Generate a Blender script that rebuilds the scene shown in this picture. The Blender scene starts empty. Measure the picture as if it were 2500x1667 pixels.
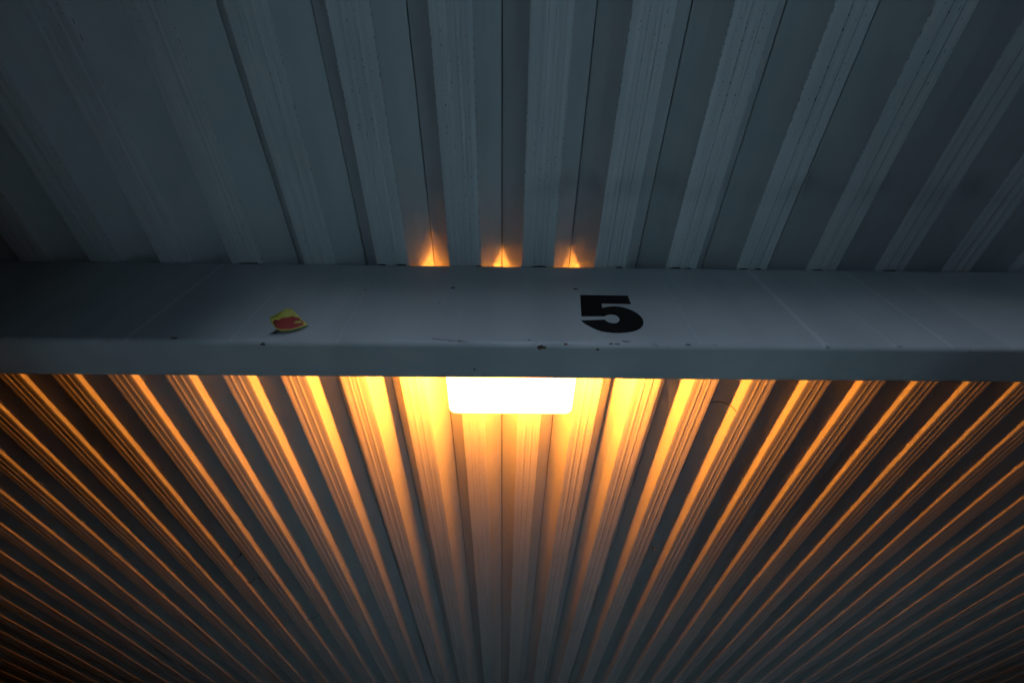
import bpy, bmesh, math, random
from mathutils import Vector, Matrix
from mathutils.geometry import tessellate_polygon
random.seed(5)
sc = bpy.context.scene
C = sc.collection

# ------------------------------------------------------------------ camera
PITCH, YAW, ROLL, FPX = 0.9359764, 0.02171929, -0.00833355, 995.014     # radians, focal in 2500-px-wide pixels
cam_data = bpy.data.cameras.new('camera')
cam = bpy.data.objects.new('camera', cam_data); C.objects.link(cam)
rh = Vector((math.cos(YAW), -math.sin(YAW), 0)); hh = Vector((math.sin(YAW), math.cos(YAW), 0)); up = Vector((0, 0, 1))
fwd = hh*math.cos(PITCH) + up*math.sin(PITCH)
dn = hh*math.sin(PITCH) - up*math.cos(PITCH)
ix = rh*math.cos(ROLL) - dn*math.sin(ROLL)
iy = rh*math.sin(ROLL) + dn*math.cos(ROLL)
m = Matrix((ix, -iy, -fwd)).transposed().to_4x4()
cam.matrix_world = m
cam_data.sensor_fit = 'HORIZONTAL'; cam_data.sensor_width = 36.0
cam_data.lens = FPX/2500.0*36.0
cam_data.clip_start = 0.01; cam_data.clip_end = 500
sc.camera = cam

# ------------------------------------------------------------------ sky (dusk, with added sunlight)
world = bpy.data.worlds.new('World'); sc.world = world; world.use_nodes = True
wn = world.node_tree.nodes; wl = world.node_tree.links
bg = wn['Background']
sky = wn.new('ShaderNodeTexSky'); sky.sky_type = 'NISHITA'; sky.sun_disc = False
SUN_EL = 45.0
sky.sun_elevation = math.radians(SUN_EL); sky.sun_rotation = math.radians(180)
sky.ozone_density = 1.6
wl.new(sky.outputs[0], bg.inputs[0]); bg.inputs[1].default_value = 0.06
added_sun_data = bpy.data.lights.new('added_sun', 'SUN'); added_sun_data.energy = 0.5; added_sun_data.angle = math.radians(18); added_sun_data.color = (0.36, 0.78, 1.0)
added_sun = bpy.data.objects.new('added_sun', added_sun_data); C.objects.link(added_sun)          # soft bluish sunlight added behind the camera to light the lane
added_sun.rotation_euler = (math.radians(90-SUN_EL), 0, 0); added_sun.location = (0, -8, 12)
vs = sc.view_settings
vs.view_transform = 'Standard'; vs.look = 'None'; vs.gamma = 1.0; vs.use_curve_mapping = False
vs.exposure = 4.75
LAMP = 48.0; LAMP_BASE = 2.6
sc.cycles.max_bounces = 6; sc.cycles.diffuse_bounces = 5; sc.cycles.glossy_bounces = 2
sc.cycles.sample_clamp_indirect = 4.0

# ------------------------------------------------------------------ sizes (camera is the origin, metres)
H = 1.10                      # underside of the roof panels above the camera
LOW, WTOP = -5.0, -0.45         # added unseen lane floor and top of its side blocks, below the camera
P0, FW, DV = 0.2137, 0.0940, 0.084
YB, ZB, TB = 0.5308, 0.7109, 0.1036
BTOP = H - 0.0028
Y0, Y1 = -0.60, 6.2
XW = 6.2

# ------------------------------------------------------------------ helpers
def link(name, me, mat=None, parent=None, loc=None):
    o = bpy.data.objects.new(name, me); C.objects.link(o)
    if mat is not None and me is not None:
        me.materials.clear(); me.materials.append(mat)
    if parent is not None: o.parent = parent
    if loc is not None: o.location = loc
    return o
def empty(name, loc):
    o = bpy.data.objects.new(name, None); C.objects.link(o); o.location = loc; o.empty_display_size = 0.05
    return o
def tag(o, label, cat, group=None):
    o['label'] = label; o['category'] = cat
    if group: o['group'] = group
    return o
def bm_mesh(name, bm, smooth=False):
    me = bpy.data.meshes.new(name); bm.normal_update(); bm.to_mesh(me); bm.free()
    if smooth:
        for p in me.polygons: p.use_smooth = True
    return me
def box_bm(x0, x1, y0, y1, z0, z1, bevel=0, seg=3):
    bm = bmesh.new(); bmesh.ops.create_cube(bm, size=1)
    for v in bm.verts:
        v.co = Vector(((x0+x1)/2+v.co.x*(x1-x0), (y0+y1)/2+v.co.y*(y1-y0), (z0+z1)/2+v.co.z*(z1-z0)))
    if bevel: bmesh.ops.bevel(bm, geom=bm.edges[:], offset=bevel, segments=seg, affect='EDGES', profile=0.5)
    return bm
def tube_mesh(name, pts, rad, sides=8):
    bm = bmesh.new(); rings = []
    n = len(pts)
    for i, p in enumerate(pts):
        p = Vector(p); t = (Vector(pts[min(i+1, n-1)]) - Vector(pts[max(i-1, 0)])).normalized()
        a = t.orthogonal().normalized(); b = t.cross(a)
        r = rad[i] if isinstance(rad, (list, tuple)) else rad
        rings.append([bm.verts.new(p + (a*math.cos(q*math.tau/sides) + b*math.sin(q*math.tau/sides))*r) for q in range(sides)])
    for i in range(n-1):
        # match rings by nearest start vertex
        off = min(range(sides), key=lambda k: (rings[i][0].co-rings[i+1][k].co).length)
        for q in range(sides):
            bm.faces.new((rings[i][q], rings[i][(q+1) % sides], rings[i+1][(q+1+off) % sides], rings[i+1][(q+off) % sides]))
    bm.faces.new(rings[0][::-1]); bm.faces.new(rings[-1])
    bmesh.ops.recalc_face_normals(bm, faces=bm.faces[:])
    return bm_mesh(name, bm, True)

class NT:
    """tiny node-tree writer"""
    def __init__(s, name):
        s.m = bpy.data.materials.new(name); s.m.use_nodes = True
        s.n = s.m.node_tree.nodes; s.l = s.m.node_tree.links
        s.b = s.n['Principled BSDF']
        s.out = s.n['Material Output']
    def put(s, sock, v):
        if hasattr(v, 'is_output') or isinstance(v, bpy.types.NodeSocket): s.l.new(v, sock)
        elif v is not None: sock.default_value = v
    def math(s, op, a, b=None, c=None, clamp=False):
        n = s.n.new('ShaderNodeMath'); n.operation = op; n.use_clamp = clamp
        for i, v in enumerate((a, b, c)):
            if v is not None: s.put(n.inputs[i], v)
        return n.outputs[0]
    def coord(s):
        n = s.n.new('ShaderNodeTexCoord'); return n.outputs['Object']
    def sep(s, v):
        n = s.n.new('ShaderNodeSeparateXYZ'); s.l.new(v, n.inputs[0]); return n.outputs
    def comb(s, x, y, z):
        n = s.n.new('ShaderNodeCombineXYZ')
        for i, v in enumerate((x, y, z)): s.put(n.inputs[i], v)
        return n.outputs[0]
    def mapv(s, v, scale, loc=None):
        n = s.n.new('ShaderNodeMapping'); s.l.new(v, n.inputs[0]); n.inputs['Scale'].default_value = scale
        if loc is not None: s.put(n.inputs['Location'], loc)
        return n.outputs[0]
    def noise(s, v, scale=1, detail=3, rough=0.55):
        n = s.n.new('ShaderNodeTexNoise'); s.l.new(v, n.inputs['Vector'])
        n.inputs['Scale'].default_value = scale; n.inputs['Detail'].default_value = detail; n.inputs['Roughness'].default_value = rough
        return n.outputs['Fac']
    def rng(s, v, a, b, c=0.0, d=1.0):
        n = s.n.new('ShaderNodeMapRange'); n.interpolation_type = 'SMOOTHSTEP'; s.put(n.inputs[0], v)
        for i, q in enumerate((a, b, c, d)): n.inputs[i+1].default_value = q
        return n.outputs[0]
    def mix(s, f, a, b):
        n = s.n.new('ShaderNodeMix'); n.data_type = 'RGBA'
        s.put(n.inputs['Factor'], f); s.put(n.inputs['A'], a) if False else None
        s.put(n.inputs[6], a); s.put(n.inputs[7], b)
        return n.outputs[2]
    def bump(s, h, dist=0.001, strength=1.0):
        n = s.n.new('ShaderNodeBump'); n.inputs['Distance'].default_value = dist; n.inputs['Strength'].default_value = strength
        s.l.new(h, n.inputs['Height']); s.l.new(n.outputs[0], s.b.inputs['Normal'])
    def set(s, col, rough=0.5, metal=0.0, spec=None):
        s.put(s.b.inputs['Base Color'], col); s.put(s.b.inputs['Roughness'], rough); s.put(s.b.inputs['Metallic'], metal)
        if spec is not None: s.b.inputs['Specular IOR Level'].default_value = spec
        return s.m

# ------------------------------------------------------------------ materials
def mat_panel():
    t = NT('weathered_grey_sheet_metal')
    co = t.coord(); x, y, z = t.sep(co)
    inf = t.n.new('ShaderNodeObjectInfo'); rnd = inf.outputs['Random']
    off = t.comb(t.math('MULTIPLY', rnd, 37.0), t.math('MULTIPLY', rnd, 91.0), 0.0)
    on_fl = t.rng(z, 0.006, 0.003)                                       # streaks sit on the flat pan
    fine = t.noise(t.mapv(co, (420, 2.2, 60), off), 1, 4, 0.65)
    wide = t.noise(t.mapv(co, (110, 0.9, 30), off), 1, 3, 0.5)
    blot = t.noise(t.mapv(co, (9, 5, 9), off), 1, 3, 0.5)
    streak = t.math('MULTIPLY', t.rng(fine, 0.46, 0.72), t.math('MULTIPLY_ADD', on_fl, 0.9, 0.0))
    base = t.mix(t.math('MULTIPLY_ADD', t.math('SUBTRACT', t.rng(wide, 0.3, 0.7), 0.5), t.math('MULTIPLY_ADD', on_fl, 0.75, 0.15), 0.5), (0.39, 0.40, 0.41, 1), (0.46, 0.47, 0.475, 1))
    base = t.mix(t.math('MULTIPLY', t.rng(blot, 0.4, 0.75), 0.30), base, (0.31, 0.32, 0.32, 1))
    base = t.mix(t.math('MULTIPLY', streak, 0.32), base, (0.22, 0.225, 0.22, 1))
    # dirt packed in the pan corners and rows of specks along the rolled grooves
    ax = t.math('ABSOLUTE', x)
    edge = t.rng(t.math('ABSOLUTE', t.math('SUBTRACT', ax, FW/2-0.0012)), 0.0018, 0.0005)
    dot = t.noise(t.mapv(co, (90, 120, 90), off), 1, 3, 0.7)
    longd = t.noise(t.mapv(co, (1, 2.5, 1), off), 1, 2, 0.5)
    em = t.math('MULTIPLY', edge, t.rng(dot, 0.50, 0.60))
    base = t.mix(t.math('MULTIPLY', t.math('MULTIPLY', em, t.rng(longd, 0.3, 0.62)), 0.7), base, (0.05, 0.05, 0.045, 1))
    spk = t.rng(t.noise(t.mapv(co, (60, 130, 60), off), 1, 2, 0.6), 0.57, 0.64)
    for gx in (-0.0245, -0.0075, 0.0115, 0.0290):
        g = t.rng(t.math('ABSOLUTE', t.math('SUBTRACT', x, gx)), 0.0013, 0.0004)
        s = t.math('MULTIPLY', g, spk)
        s = t.math('MULTIPLY', s, t.math('MULTIPLY', t.rng(longd, 0.40, 0.58), on_fl))
        base = t.mix(t.math('MULTIPLY', s, 0.9), base, (0.035, 0.035, 0.03, 1))
    rough = t.math('MULTIPLY_ADD', fine, 0.16, 0.40)
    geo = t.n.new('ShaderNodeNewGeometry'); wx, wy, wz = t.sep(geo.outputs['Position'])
    shadow_band = t.math('MULTIPLY', t.rng(t.math('ABSOLUTE', t.math('SUBTRACT', t.math('ADD', wy, t.math('MULTIPLY', blot, 0.05)), 0.335)), 0.055, 0.0), t.rng(wx, -0.02, 0.16))
    base = t.mix(t.math('MULTIPLY', t.math('MULTIPLY', shadow_band, t.rng(blot, 0.28, 0.62)), 0.34), base, (0.16, 0.16, 0.16, 1))                # soft shadow parallel to the beam, painted into the panel colour
    t.bump(t.math('MULTIPLY', fine, on_fl), 0.0004, 0.5)
    return t.set(base, rough, 0.0, 0.35)
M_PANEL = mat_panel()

def mat_beam():
    t = NT('grey_painted_steel_beam')
    co = t.coord(); x, y, z = t.sep(co)
    # pale run-off streaks down the face
    warp = t.noise(t.mapv(co, (3, 3, 5)), 1, 2, 0.5)
    xx = t.math('ADD', x, t.math('MULTIPLY', warp, 0.03))
    run = t.noise(t.comb(t.math('MULTIPLY', xx, 24.0), 0.0, t.math('MULTIPLY', z, 0.7)), 1, 3, 0.75)
    run2 = t.noise(t.comb(t.math('MULTIPLY', xx, 7.0), 3.0, t.math('MULTIPLY', z, 0.5)), 1, 2, 0.5)
    base = t.mix(t.rng(run2, 0.3, 0.7), (0.33, 0.345, 0.36, 1), (0.38, 0.395, 0.405, 1))
    base = t.mix(t.math('MULTIPLY', t.rng(run, 0.60, 0.74), 0.25), base, (0.47, 0.49, 0.49, 1))
    lines = None
    for (sx, wd, st) in ((-1.205, 0.006, 0.8), (-0.985, 0.004, 0.4), (-0.822, 0.007, 0.9), (-0.60, 0.004, 0.6), (-0.37, 0.005, 0.35), (0.43, 0.004, 0.35),
                         (0.705, 0.010, 0.9), (0.86, 0.005, 0.5), (0.99, 0.007, 0.8), (1.13, 0.005, 0.6)):
        d = t.math('ABSOLUTE', t.math('SUBTRACT', t.math('ADD', x, t.math('MULTIPLY', t.math('SUBTRACT', warp, 0.5), 0.012)), sx))
        q = t.math('MULTIPLY', t.rng(d, wd, wd*0.2), st)
        lines = q if lines is None else t.math('MAXIMUM', lines, q)
    front = t.rng(y, 0.006, 0.001)
    lines = t.math('MULTIPLY', lines, front)
    base = t.mix(t.math('MULTIPLY', lines, 0.6), base, (0.52, 0.54, 0.54, 1))
    # scuffs and rust flecks along the lower arris
    low = t.math('MULTIPLY', t.rng(z, 0.016, 0.003), t.rng(y, 0.016, 0.008))
    chip = t.noise(t.mapv(co, (26, 60, 60)), 1, 4, 0.7)
    base = t.mix(t.math('MULTIPLY', t.math('MULTIPLY', low, t.rng(chip, 0.62, 0.70)), 0.7), base, (0.07, 0.055, 0.045, 1))
    gr = t.noise(t.mapv(co, (7, 9, 9)), 1, 5, 0.65)
    base = t.mix(t.math('MULTIPLY', t.rng(gr, 0.45, 0.8), 0.35), base, (0.26, 0.27, 0.27, 1))
    fl = t.noise(t.mapv(co, (120, 120, 120)), 1, 2, 0.5)
    base = t.mix(t.math('MULTIPLY', t.rng(fl, 0.80, 0.84), 0.6), base, (0.10, 0.10, 0.09, 1))
    t.bump(t.math('ADD', t.noise(t.mapv(co, (5, 5, 5)), 1, 2, 0.5), t.math('MULTIPLY', t.noise(t.mapv(co, (160, 160, 160)), 1, 3, 0.6), 0.03)), 0.004, 0.4)
    return t.set(base, t.math('MULTIPLY_ADD', gr, 0.15, 0.36), 0.0)
M_BEAM = mat_beam()

def simple(name, col, rough=0.6, metal=0.0, nscale=40, amt=0.35, bump=0.0):
    t = NT(name); co = t.coord()
    n = t.noise(t.mapv(co, (nscale,)*3), 1, 4, 0.6)
    dark = tuple(c*(1-amt) for c in col) + (1,)
    base = t.mix(n, dark, tuple(min(1, c*(1+amt*0.6)) for c in col) + (1,))
    if bump: t.bump(n, bump, 0.6)
    return t.set(base, rough, metal)
M_INK = simple('black_vinyl', (0.006, 0.005, 0.005), 0.6, 0, 30, 0.4)
M_INK.node_tree.nodes['Principled BSDF'].inputs['Specular IOR Level'].default_value = 0.12
M_DIRT = simple('brown_dirt', (0.085, 0.062, 0.045), 0.9, 0, 200, 0.5)
M_RUST = simple('orange_rust', (0.16, 0.055, 0.018), 0.9, 0, 150, 0.5)
M_FOAM = simple('black_foam_seal', (0.012, 0.012, 0.012), 0.95, 0, 150, 0.4)
M_WEB = simple('dusty_cobweb', (0.03, 0.027, 0.024), 0.95, 0, 150, 0.3)
M_WIRE = simple('black_wire_sheath', (0.018, 0.014, 0.012), 0.55, 0, 60, 0.3)
M_HOUSE = simple('grey_lamp_housing', (0.22, 0.22, 0.22), 0.5, 0.3, 40, 0.2)
M_BOUNCE = simple('pale_bounce_floor', (0.50, 0.50, 0.49), 0.85, 0, 1.3, 0.25, 0.01)
M_ASPH = simple('dark_asphalt', (0.016, 0.016, 0.017), 0.9, 0, 3, 0.3)
M_ADDED_WALL = simple('dark_added_wall', (0.05, 0.05, 0.05), 0.9, 0, 2.0, 0.25, 0.01)
M_SKYBLOCK = simple('sky_block_board', (0.06, 0.06, 0.06), 0.9, 0, 5, 0.2)
M_GLUE = simple('sticker_back', (0.05, 0.05, 0.035), 0.8, 0, 80, 0.3)

def mat_lamp(name, power, batwing=False):
    t = NT(name)
    t.set((0.8, 0.75, 0.65, 1), 0.4, 0)
    t.b.inputs['Emission Color'].default_value = (1.0, 0.285, 0.028, 1)
    if batwing:                                                # the lens throws more light to both ends than to the long sides
        g = t.n.new('ShaderNodeNewGeometry'); nx = t.math('ABSOLUTE', t.sep(g.outputs['Normal'])[0])
        t.l.new(t.math('MULTIPLY', t.math('MULTIPLY_ADD', nx, 1.1, 0.40), power), t.b.inputs['Emission Strength'])
    else:
        t.b.inputs['Emission Strength'].default_value = power
    t.m.cycles.emission_sampling = 'FRONT'
    return t.m
M_LAMP = mat_lamp('glowing_clear_lamp_rim', LAMP, True)
M_LAMPB = mat_lamp('glowing_thick_opal_cover', LAMP_BASE)

def mat_sticker():
    t = NT('faded_yellow_and_red_print')
    co = t.coord(); x, y, z = t.sep(co)
    n = t.noise(t.mapv(co, (70, 70, 70)), 1, 4, 0.6)
    n2 = t.noise(t.mapv(co, (26, 26, 26)), 1, 3, 0.5)
    def ell(cx, cz, rx, rz, rot=0.0):
        dx = t.math('SUBTRACT', x, cx); dz = t.math('SUBTRACT', z, cz)
        c, s_ = math.cos(rot), math.sin(rot)
        u = t.math('ADD', t.math('MULTIPLY', dx, c/rx), t.math('MULTIPLY', dz, s_/rx))
        v = t.math('ADD', t.math('MULTIPLY', dx, -s_/rz), t.math('MULTIPLY', dz, c/rz))
        return t.math('SQRT', t.math('ADD', t.math('MULTIPLY', u, u), t.math('MULTIPLY', v, v)))
    # local origin is the middle of the sticker (-0.504, 0.790)
    d = t.math('MINIMUM', ell(0.007, -0.011, 0.035, 0.025, -0.75), ell(-0.017, -0.017, 0.030, 0.0075, -0.85))
    d = t.math('MINIMUM', d, ell(0.018, -0.028, 0.024, 0.013, 0.3))
    d = t.math('ADD', d, t.math('MULTIPLY', t.math('SUBTRACT', n, 0.5), 0.6))
    notch = t.rng(ell(0.024, -0.008, 0.009, 0.006), 1.15, 0.8)
    red = t.math('MULTIPLY', t.rng(d, 1.08, 0.92), t.math('SUBTRACT', 1.0, notch))
    base = t.mix(t.rng(n2, 0.35, 0.65), (0.46, 0.43, 0.045, 1), (0.58, 0.55, 0.16, 1))
    base = t.mix(red, base, (0.34, 0.030, 0.028, 1))
    base = t.mix(t.math('MULTIPLY', t.rng(n, 0.62, 0.74), 0.5), base, (0.12, 0.10, 0.06, 1))
    t.bump(n, 0.001, 0.5)
    return t.set(base, 0.6, 0)
M_STICK = mat_sticker()

# ------------------------------------------------------------------ setting: ground, with unseen floors, blocks and walls added to shape the light
def struct(name, bm, mat):
    o = link(name, bm_mesh(name, bm), mat); o['kind'] = 'structure'; return o
bm = bmesh.new()
vs_ = [bm.verts.new(v) for v in ((-80, -80, LOW), (80, -80, LOW), (80, 80, LOW), (-80, 80, LOW))]
bm.faces.new(vs_); struct('ground', bm, M_ASPH)
PL, PR, PY = -0.62, 0.98, -14.0                               # gap between the two added blocks, above an unseen lane under the roof
BL, BR = 0.70, 2.20                                          # the unseen lane, added to bounce sunlight up to the roof
struct('bounce_floor', box_bm(BL, BR, PY, Y1, LOW-0.05, LOW+0.02), M_BOUNCE)  # pale floor added out of view to throw light upward
struct('bounce_floor_behind', box_bm(-0.48, BL-0.001, PY, -2.6, LOW-0.05, LOW+0.02), M_BOUNCE)
struct('light_block_left', box_bm(-XW-0.015, PL, Y0-0.02, 2.0, LOW-0.2, WTOP), M_ASPH)  # unseen block added to cut the light towards the sides
struct('light_block_right', box_bm(PR, XW+0.015, Y0-0.02, 2.0, WTOP-0.25, WTOP), M_ASPH)
for nm, a, b in (('lower_light_block_left', -XW-0.015, PL-0.1), ('lower_light_block_right', BR+0.1, XW+0.015)):
    struct(nm, box_bm(a, b, 2.001, Y1, LOW-0.2, -2.2), M_ASPH)  # lower pair of unseen blocks, added to shape light further ahead
struct('added_wall_left', box_bm(-7.5, -0.48, PY, Y0-0.03, LOW-0.2, 4.6), M_ADDED_WALL)  # unseen walls added to limit the light from behind
struct('added_wall_right', box_bm(BR, 7.5, PY, Y0-0.03, LOW-0.2, 4.6), M_ADDED_WALL)
struct('added_wall_behind', box_bm(-7.5, 7.5, PY-0.4, PY-0.01, LOW-0.2, 2.8), M_ADDED_WALL)
struct('added_wall_side_left', box_bm(-XW-0.4, -XW-0.02, Y0, Y1, LOW-0.2, 1.30), M_ADDED_WALL)  # unseen side and back walls, added to keep light out
struct('added_wall_side_right', box_bm(XW+0.02, XW+0.4, Y0, Y1, LOW-0.2, 1.30), M_ADDED_WALL)
struct('added_wall_back', box_bm(-7.5, 7.5, Y1+0.02, Y1+0.4, LOW-0.2, 2.6), M_ADDED_WALL)

# ------------------------------------------------------------------ roof: one panel per rib
roof = empty('sheet_metal_roof', (0, Y0, H))
tag(roof, 'ribbed grey sheet metal roof seen from below, fanning out behind the lamp', 'roof')
def px_of(n):
    k = max(-10, min(10, n))
    x = (0.08128996 + 0.19422186*k - 0.0001376*k*k - 0.00010295*k**3)*H
    return x + (n-k)*0.180*H
N0, N1 = -29, 28
def half_profile():
    w = FW/2; g = P0/2-0.0017
    return [(w-0.0042, 0.0), (w-0.0012, 0.0004), (w+0.0008, 0.0022), (w+0.0025, 0.0052),
            (w+(g-w)*0.45, DV*0.49), (w+(g-w)*0.78, DV*0.80), (w+(g-w)*0.93, DV*0.945), (g, DV), (g, DV+0.014)]
hp = half_profile()
pan = []
def bead(c, wd, d, gsd):                                       # rolled bead with a fine groove at one side
    return [(c-wd, 0.0), (c-wd*0.45, -d), (c+wd*0.45, -d), (c+wd, 0.0), (c+wd+0.0006, 0.0016), (c+wd+0.0018, 0.0016), (c+wd+0.0024, 0.0)]
pan += [(-0.0385, -0.0004), (-0.0315, -0.0004), (-0.0300, 0.0)] + bead(-0.0150, 0.0055, 0.0009, 1) + bead(0.0125, 0.0055, 0.0009, 1) + [(0.0300, 0.0), (0.0315, -0.0004), (0.0385, -0.0004)]
prof = [(-x, z) for x, z in hp[::-1]] + pan + hp
def panel_mesh():
    bm = bmesh.new(); rows = []
    ys = [0.0, 2.0, 4.2, Y1-Y0]
    for yy in ys: rows.append([bm.verts.new((x, yy, z)) for x, z in prof])
    for a, b in zip(rows, rows[1:]):
        for i in range(len(prof)-1): bm.faces.new((a[i], b[i], b[i+1], a[i+1]))
    bmesh.ops.reverse_faces(bm, faces=bm.faces[:])
    return bm_mesh('roof_panel', bm)
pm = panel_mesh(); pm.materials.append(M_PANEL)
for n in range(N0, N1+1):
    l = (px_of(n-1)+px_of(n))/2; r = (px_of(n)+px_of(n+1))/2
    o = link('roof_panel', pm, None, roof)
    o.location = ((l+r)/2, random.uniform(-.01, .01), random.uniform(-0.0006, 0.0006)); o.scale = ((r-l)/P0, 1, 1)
link('sky_block_board', bm_mesh('sky_block_board', box_bm(-XW-0.3, XW+0.3, 0, Y1-Y0, DV+0.03, DV+0.10)), M_SKYBLOCK, roof)  # unseen board added over the panel slots to keep sky out

# ------------------------------------------------------------------ beam with the number
beam = empty('steel_beam', (0, YB, ZB))
tag(beam, 'long grey painted steel beam across the roof with a black number 5', 'beam')
def rounded_rect(y0, y1, z0, z1, r, seg=6):
    pts = []
    for cy, cz, a0 in ((y1-r, z1-r, 0), (y0+r, z1-r, 90), (y0+r, z0+r, 180), (y1-r, z0+r, 270)):
        for i in range(seg+1):
            a = math.radians(a0+90*i/seg); pts.append((cy+r*math.cos(a), cz+r*math.sin(a)))
    return pts
rr = rounded_rect(0, TB, 0, BTOP-ZB, 0.012)
bm = bmesh.new(); xs = [-XW, -3, -1, 1, 3, XW]
rows = [[bm.verts.new((x, y, z)) for y, z in rr] for x in xs]
for a, b in zip(rows, rows[1:]):
    for i in range(len(rr)): bm.faces.new((a[i], a[(i+1) % len(rr)], b[(i+1) % len(rr)], b[i]))
bm.faces.new(rows[0]); bm.faces.new(rows[-1][::-1]); bmesh.ops.recalc_face_normals(bm, faces=bm.faces[:])
body = link('beam_body', bm_mesh('beam_body', bm, True), M_BEAM, beam)
md = body.modifiers.new('weighted', 'WEIGHTED_NORMAL')

FIVE = [(0.1903, 0.9264), (0.3145, 0.9254), (0.3131, 0.8842), (0.2392, 0.8857), (0.2375, 0.8728), (0.2369, 0.8634), (0.2472, 0.868), (0.2583, 0.8707), (0.2703, 0.8716), (0.2839, 0.8692), (0.2966, 0.8628), (0.3083, 0.8531), (0.3179, 0.8403), (0.323, 0.8246), (0.3243, 0.8113), (0.3228, 0.8002), (0.318, 0.7882), (0.311, 0.7784), (0.3011, 0.7696), (0.2875, 0.7628), (0.2725, 0.7588), (0.257, 0.7567), (0.2399, 0.757), (0.2254, 0.7599), (0.2133, 0.7644), (0.2018, 0.7727), (0.1924, 0.7822), (0.184, 0.7918), (0.1786, 0.8006), (0.1764, 0.8062), (0.2328, 0.8107), (0.235, 0.8046), (0.2395, 0.7987), (0.2461, 0.7958), (0.251, 0.7953), (0.2566, 0.7956), (0.2633, 0.8011), (0.2679, 0.8093), (0.2691, 0.8175), (0.2675, 0.8257), (0.2631, 0.8319), (0.2557, 0.8349), (0.2488, 0.8348), (0.2413, 0.8315), (0.2358, 0.8262), (0.1792, 0.8255)]
bm = bmesh.new()
fr = [bm.verts.new((x, -0.0012, z-ZB)) for x, z in FIVE]; bk = [bm.verts.new((x, -0.0001, z-ZB)) for x, z in FIVE]
for tri in tessellate_polygon([[Vector((x, z, 0)) for x, z in FIVE]]): bm.faces.new([fr[i] for i in tri])
for i in range(len(fr)): j = (i+1) % len(fr); bm.faces.new((fr[j], fr[i], bk[i], bk[j]))
bmesh.ops.recalc_face_normals(bm, faces=bm.faces[:])
num = link('number_plate_digit', bm_mesh('number_digit', bm), M_INK, beam); num.name = 'number_digit'
num['label'] = 'bold black number 5 stuck on the grey beam'

def blob_mesh(sx, sy, sz, seed, rough=0.45):
    r = random.Random(seed); bm = bmesh.new(); bmesh.ops.create_icosphere(bm, subdivisions=2, radius=1)
    for v in bm.verts:
        k = 1+r.uniform(-rough, rough); v.co = Vector((v.co.x*sx*k, v.co.y*sy*k, v.co.z*sz*k))
    return bm_mesh('speck', bm)
# (x, z on the front face, half width, half height, material)
SPK = [(-0.1438, 0.9593, .006, .006, M_DIRT), (0.1827, 0.9594, .007, .005, M_DIRT), (-0.3711, 0.9425, .003, .003, M_DIRT), (-0.1691, 0.8824, .0022, .002, M_DIRT),
       (-0.7232, 0.722, .010, .004, M_DIRT), (-0.7120, 0.7205, .006, .003, M_DIRT), (0.1295, 0.7155, .006, .004, M_RUST), (0.2290, 0.7185, .007, .004, M_DIRT), (0.2440, 0.7190, .009, .0035, M_DIRT),
       (0.2630, 0.7245, .010, .003, M_DIRT), (0.0490, 0.7255, .006, .002, M_DIRT), (0.40, 0.7170, .008, .003, M_DIRT)]
for i, (x, z, a, b, mt) in enumerate(SPK):
    link('dirt_speck', blob_mesh(a*.85, 0.0009, b*.8, i+3), mt, beam, (x, 0.0002 if z > 0.721 else 0.0016, z-ZB))
for i, (x, y, a, b, mt) in enumerate([(0.0774, 0.5391, .009, .005, M_DIRT), (-0.0728, 0.6031, .003, .003, M_DIRT), (-0.529, 0.537, .006, .003, M_DIRT), (0.20, 0.543, .004, .003, M_DIRT)]):
    link('dirt_speck', blob_mesh(a, b, 0.0016, i+40), mt, beam, (x, y-YB, 0.0004))
for pts in ([(-0.165, 0.728), (-0.145, 0.7245), (-0.125, 0.722), (-0.105, 0.720), (-0.092, 0.7165)], [(-0.128, 0.719), (-0.112, 0.7205), (-0.098, 0.7215), (-0.086, 0.7185), (-0.090, 0.7145)]):
    link('hair_thread', tube_mesh('hair_thread', [(x, -0.0008 if z > 0.7205 else 0.0, z-ZB) for x, z in pts], 0.0005, 5), M_DIRT, beam)
# black foam closer squeezed between beam and pans
for i, (n, dx, w) in enumerate([(-2, -0.030, .012), (-2, 0.022, .018), (0, 0.004, .022), (1, 0.026, .012), (2, -0.018, .014), (2, 0.02, .010), (3, -0.025, .012), (3, 0.018, .009), (-4, 0.0, .03), (4, -0.01, .02), (-1, 0.04, .008), (5, 0.0, .02)]):
    link('foam_seal', blob_mesh(w, 0.004, 0.0032, i+70, .35), M_FOAM, beam, (px_of(n)+dx, 0.0045, BTOP-ZB-0.0005))

# unseen plugs added against lamp light in all valleys but three by the lamp
for n in range(-12, 14):
    if n in (-1, 0, 1): continue
    c = (px_of(n-1)+px_of(n))/2; h = 0.5*(px_of(n)-px_of(n-1)); q = h*0.56
    bm = bmesh.new()
    tri = [(-q, 0.0008), (q, 0.0008), (0.004, DV-0.001), (-0.004, DV-0.001)]
    f0 = [bm.verts.new((x, 0.068, z)) for x, z in tri]; f1 = [bm.verts.new((x, 0.094, z)) for x, z in tri]
    bm.faces.new(f0); bm.faces.new(f1[::-1])
    for i in range(4): bm.faces.new((f0[i], f1[i], f1[(i+1) % 4], f0[(i+1) % 4]))
    bmesh.ops.recalc_face_normals(bm, faces=bm.faces[:])
    link('valley_light_plug', bm_mesh('valley_light_plug', bm), M_FOAM, beam, (c, 0, BTOP-ZB))

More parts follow.
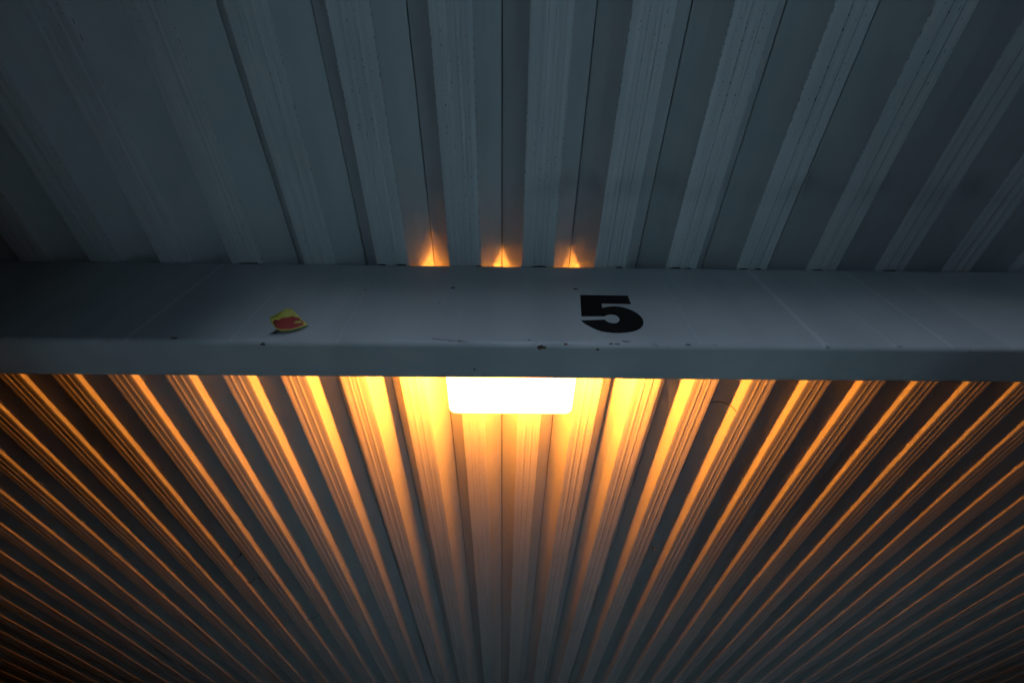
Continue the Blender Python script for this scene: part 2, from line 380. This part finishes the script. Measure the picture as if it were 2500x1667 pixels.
# ------------------------------------------------------------------ torn sticker peeling off the beam
STK = [(-0.5562, 0.8062), (-0.5497, 0.8153), (-0.5441, 0.8246), (-0.5394, 0.8341), (-0.5368, 0.8465), (-0.5307, 0.8485), (-0.5152, 0.8383), (-0.4968, 0.8181), (-0.4773, 0.7969), (-0.4599, 0.7798), (-0.4521, 0.7722), (-0.4587, 0.7579), (-0.4683, 0.7495), (-0.4828, 0.7444), (-0.4921, 0.7402), (-0.4963, 0.7394), (-0.5173, 0.7553), (-0.5341, 0.7734), (-0.546, 0.7887)]
cx, cz = -0.504, 0.790
bm = bmesh.new(); K = 7; rings = []
def lift(x, z):
    t = max(0.0, (0.815-z)/0.075); s = max(0.0, (x+0.50)/0.05)
    return 0.0014 + 0.0065*t**1.8 + 0.003*s*t + 0.0012*math.sin(x*170+z*90)
for k in range(1, K+1):
    f = k/K; rings.append([bm.verts.new(((x-cx)*f, -lift(cx+(x-cx)*f, cz+(z-cz)*f), (z-cz)*f)) for x, z in STK])
c0 = bm.verts.new((0, -lift(cx, cz), 0))
L = len(STK)
for i in range(L): bm.faces.new((c0, rings[0][i], rings[0][(i+1) % L]))
for a, b in zip(rings, rings[1:]):
    for i in range(L): bm.faces.new((a[i], b[i], b[(i+1) % L], a[(i+1) % L]))
bmesh.ops.recalc_face_normals(bm, faces=bm.faces[:])
if sum(f.normal.y for f in bm.faces) > 0: bmesh.ops.reverse_faces(bm, faces=bm.faces[:])
stk = link('torn_sticker', bm_mesh('torn_sticker', bm, True), M_STICK, None, (cx, YB-0.0004, cz))
so = stk.modifiers.new('thickness', 'SOLIDIFY'); so.thickness = 0.0008; so.offset = -1
bm = bmesh.new()
fl = [bm.verts.new(v) for v in ((-0.0195, -0.004, -0.0545), (-0.0030, -0.006, -0.0505), (0.0020, -0.005, -0.0400), (-0.0130, -0.003, -0.0400), (-0.0175, -0.0015, -0.0470))]
bm.faces.new(fl)
flap = link('torn_flap', bm_mesh('torn_flap', bm), M_GLUE, stk); so2 = flap.modifiers.new('thickness', 'SOLIDIFY'); so2.thickness = 0.0006
tag(stk, 'torn yellow sticker with a red blotch peeling off the beam', 'sticker')

# ------------------------------------------------------------------ lamp behind the beam
LZ0, LZ1 = 0.935, 0.973
LX0, LX1, LY0, LY1 = -0.1841, 0.2140, 0.800, 0.9830
lamp = empty('bulkhead_lamp', ((LX0+LX1)/2, (LY0+LY1)/2, LZ0))
tag(lamp, 'glowing rectangular bulkhead lamp with warm light behind the beam', 'lamp')
lx, ly = (LX1-LX0)/2, (LY1-LY0)/2
def rounded_slab(hx, hy, z0, z1, r, edge, seg=8, caps=(True, True)):
    bm = bmesh.new(); rows = []
    steps = [(z1, 0.0), (z0+edge, 0.0)] + [(z0+edge-edge*math.sin(math.radians(a)), edge*(1-math.cos(math.radians(a)))) for a in (22, 45, 68, 90)] if edge else [(z1, 0.0), (z0, 0.0)]
    for z, ins in steps:
        ring = []
        for sx, sy, a0 in ((1, 1, 0), (-1, 1, 90), (-1, -1, 180), (1, -1, 270)):
            for i in range(seg+1):
                a = math.radians(a0+90*i/seg); ring.append(bm.verts.new((sx*(hx-r)+(r-ins)*math.cos(a), sy*(hy-r)+(r-ins)*math.sin(a), z)))
        rows.append(ring)
    n = len(rows[0])
    for a, b in zip(rows, rows[1:]):
        for i in range(n): bm.faces.new((a[i], a[(i+1) % n], b[(i+1) % n], b[i]))
    if caps[0]: bm.faces.new(rows[0])
    if caps[1]: bm.faces.new(rows[-1])
    bmesh.ops.recalc_face_normals(bm, faces=bm.faces[:])
    bm.normal_update()
    bm.faces.ensure_lookup_table()
    f = bm.faces[0]; c = f.calc_center_median()
    if f.normal.x*c.x + f.normal.y*c.y < 0: bmesh.ops.reverse_faces(bm, faces=bm.faces[:])
    return bm
link('rim', bm_mesh('rim', rounded_slab(lx, ly, 0.0105, LZ1-LZ0, 0.022, 0.0, 4, (False, False))), M_LAMP, lamp)
link('diffuser', bm_mesh('diffuser', rounded_slab(lx+0.0005, ly+0.0005, 0, 0.010, 0.022, 0.006, 4, (False, True)), True), M_LAMPB, lamp).modifiers.new('wn', 'WEIGHTED_NORMAL')
link('housing', bm_mesh('housing', rounded_slab(lx-0.004, ly-0.004, LZ1-LZ0+0.0005, LZ1-LZ0+0.022, 0.020, 0.0)), M_HOUSE, lamp)
for s in (-1, 1):
    link('bracket', bm_mesh('bracket', box_bm(s*0.11-0.012, s*0.11+0.012, YB+TB-0.0005-(LY0+LY1)/2, 0.02, LZ1-LZ0+0.0225, LZ1-LZ0+0.0265)), M_HOUSE, lamp)

# ------------------------------------------------------------------ small strands in the roof valleys
def web_pt(n, side, t, y, off=0.0018):
    """a point on the web of panel n; side -1 left web, 1 right web; t 0 at the pan, 1 at the top"""
    c = px_of(n); l = (px_of(n-1)+c)/2; r = (c+px_of(n+1))/2; s = (r-l)/P0; c = (l+r)/2
    x = FW/2+(P0/2-0.0017-FW/2)*t; z = DV*t
    return (c+side*(x+off*0.8)*s, y, H+z-off*0.6)
pts = [web_pt(4, -1, 1-i/12, 1.135-0.055*(1-i/12)+0.09*(1-i/12)**2, 0.002) for i in range(13)]
w = link('thin_wire', tube_mesh('thin_wire', pts, [0.0016-0.0006*i/12 for i in range(13)], 8), M_WIRE)
tag(w, 'short thin dark wire curving across a lit roof valley', 'wire')
def strand(n, side, y, L_, seed, name, label, thick=0.0016):
    r = random.Random(seed); pts = []
    for i in range(9):
        t = 0.05+0.9*i/8
        p = web_pt(n, side, t, y+L_*i/8+r.uniform(-.012, .012), 0.003+0.004*math.sin(i/8*3.14)); pts.append(p)
    o = link(name, tube_mesh(name, pts, [thick*r.uniform(.6, 1.5) for _ in range(9)], 6), M_WEB)
    tag(o, label, 'cobweb', 'cobwebs in the dark roof valleys'); return o
strand(-8, 1, 2.60, 0.06, 1, 'cobweb_strand', 'short dark cobweb strand in a valley at lower left')
strand(-8, 1, 2.38, -0.05, 2, 'cobweb_strand', 'thicker dark cobweb smudge above the short strand at lower left', 0.0026)
strand(-7, 1, 3.15, 0.10, 3, 'cobweb_strand', 'long dark cobweb strand furthest down at lower left', 0.0013)
o = link('twig', tube_mesh('twig', [(0.786, 2.16, H-0.001), (0.792, 2.175, H-0.004), (0.803, 2.17, H-0.005), (0.812, 2.18, H-0.003)], [.003, .0035, .003, .0015], 7), M_DIRT)
tag(o, 'tiny dark twig caught on a roof rib below right of the lamp', 'twig')
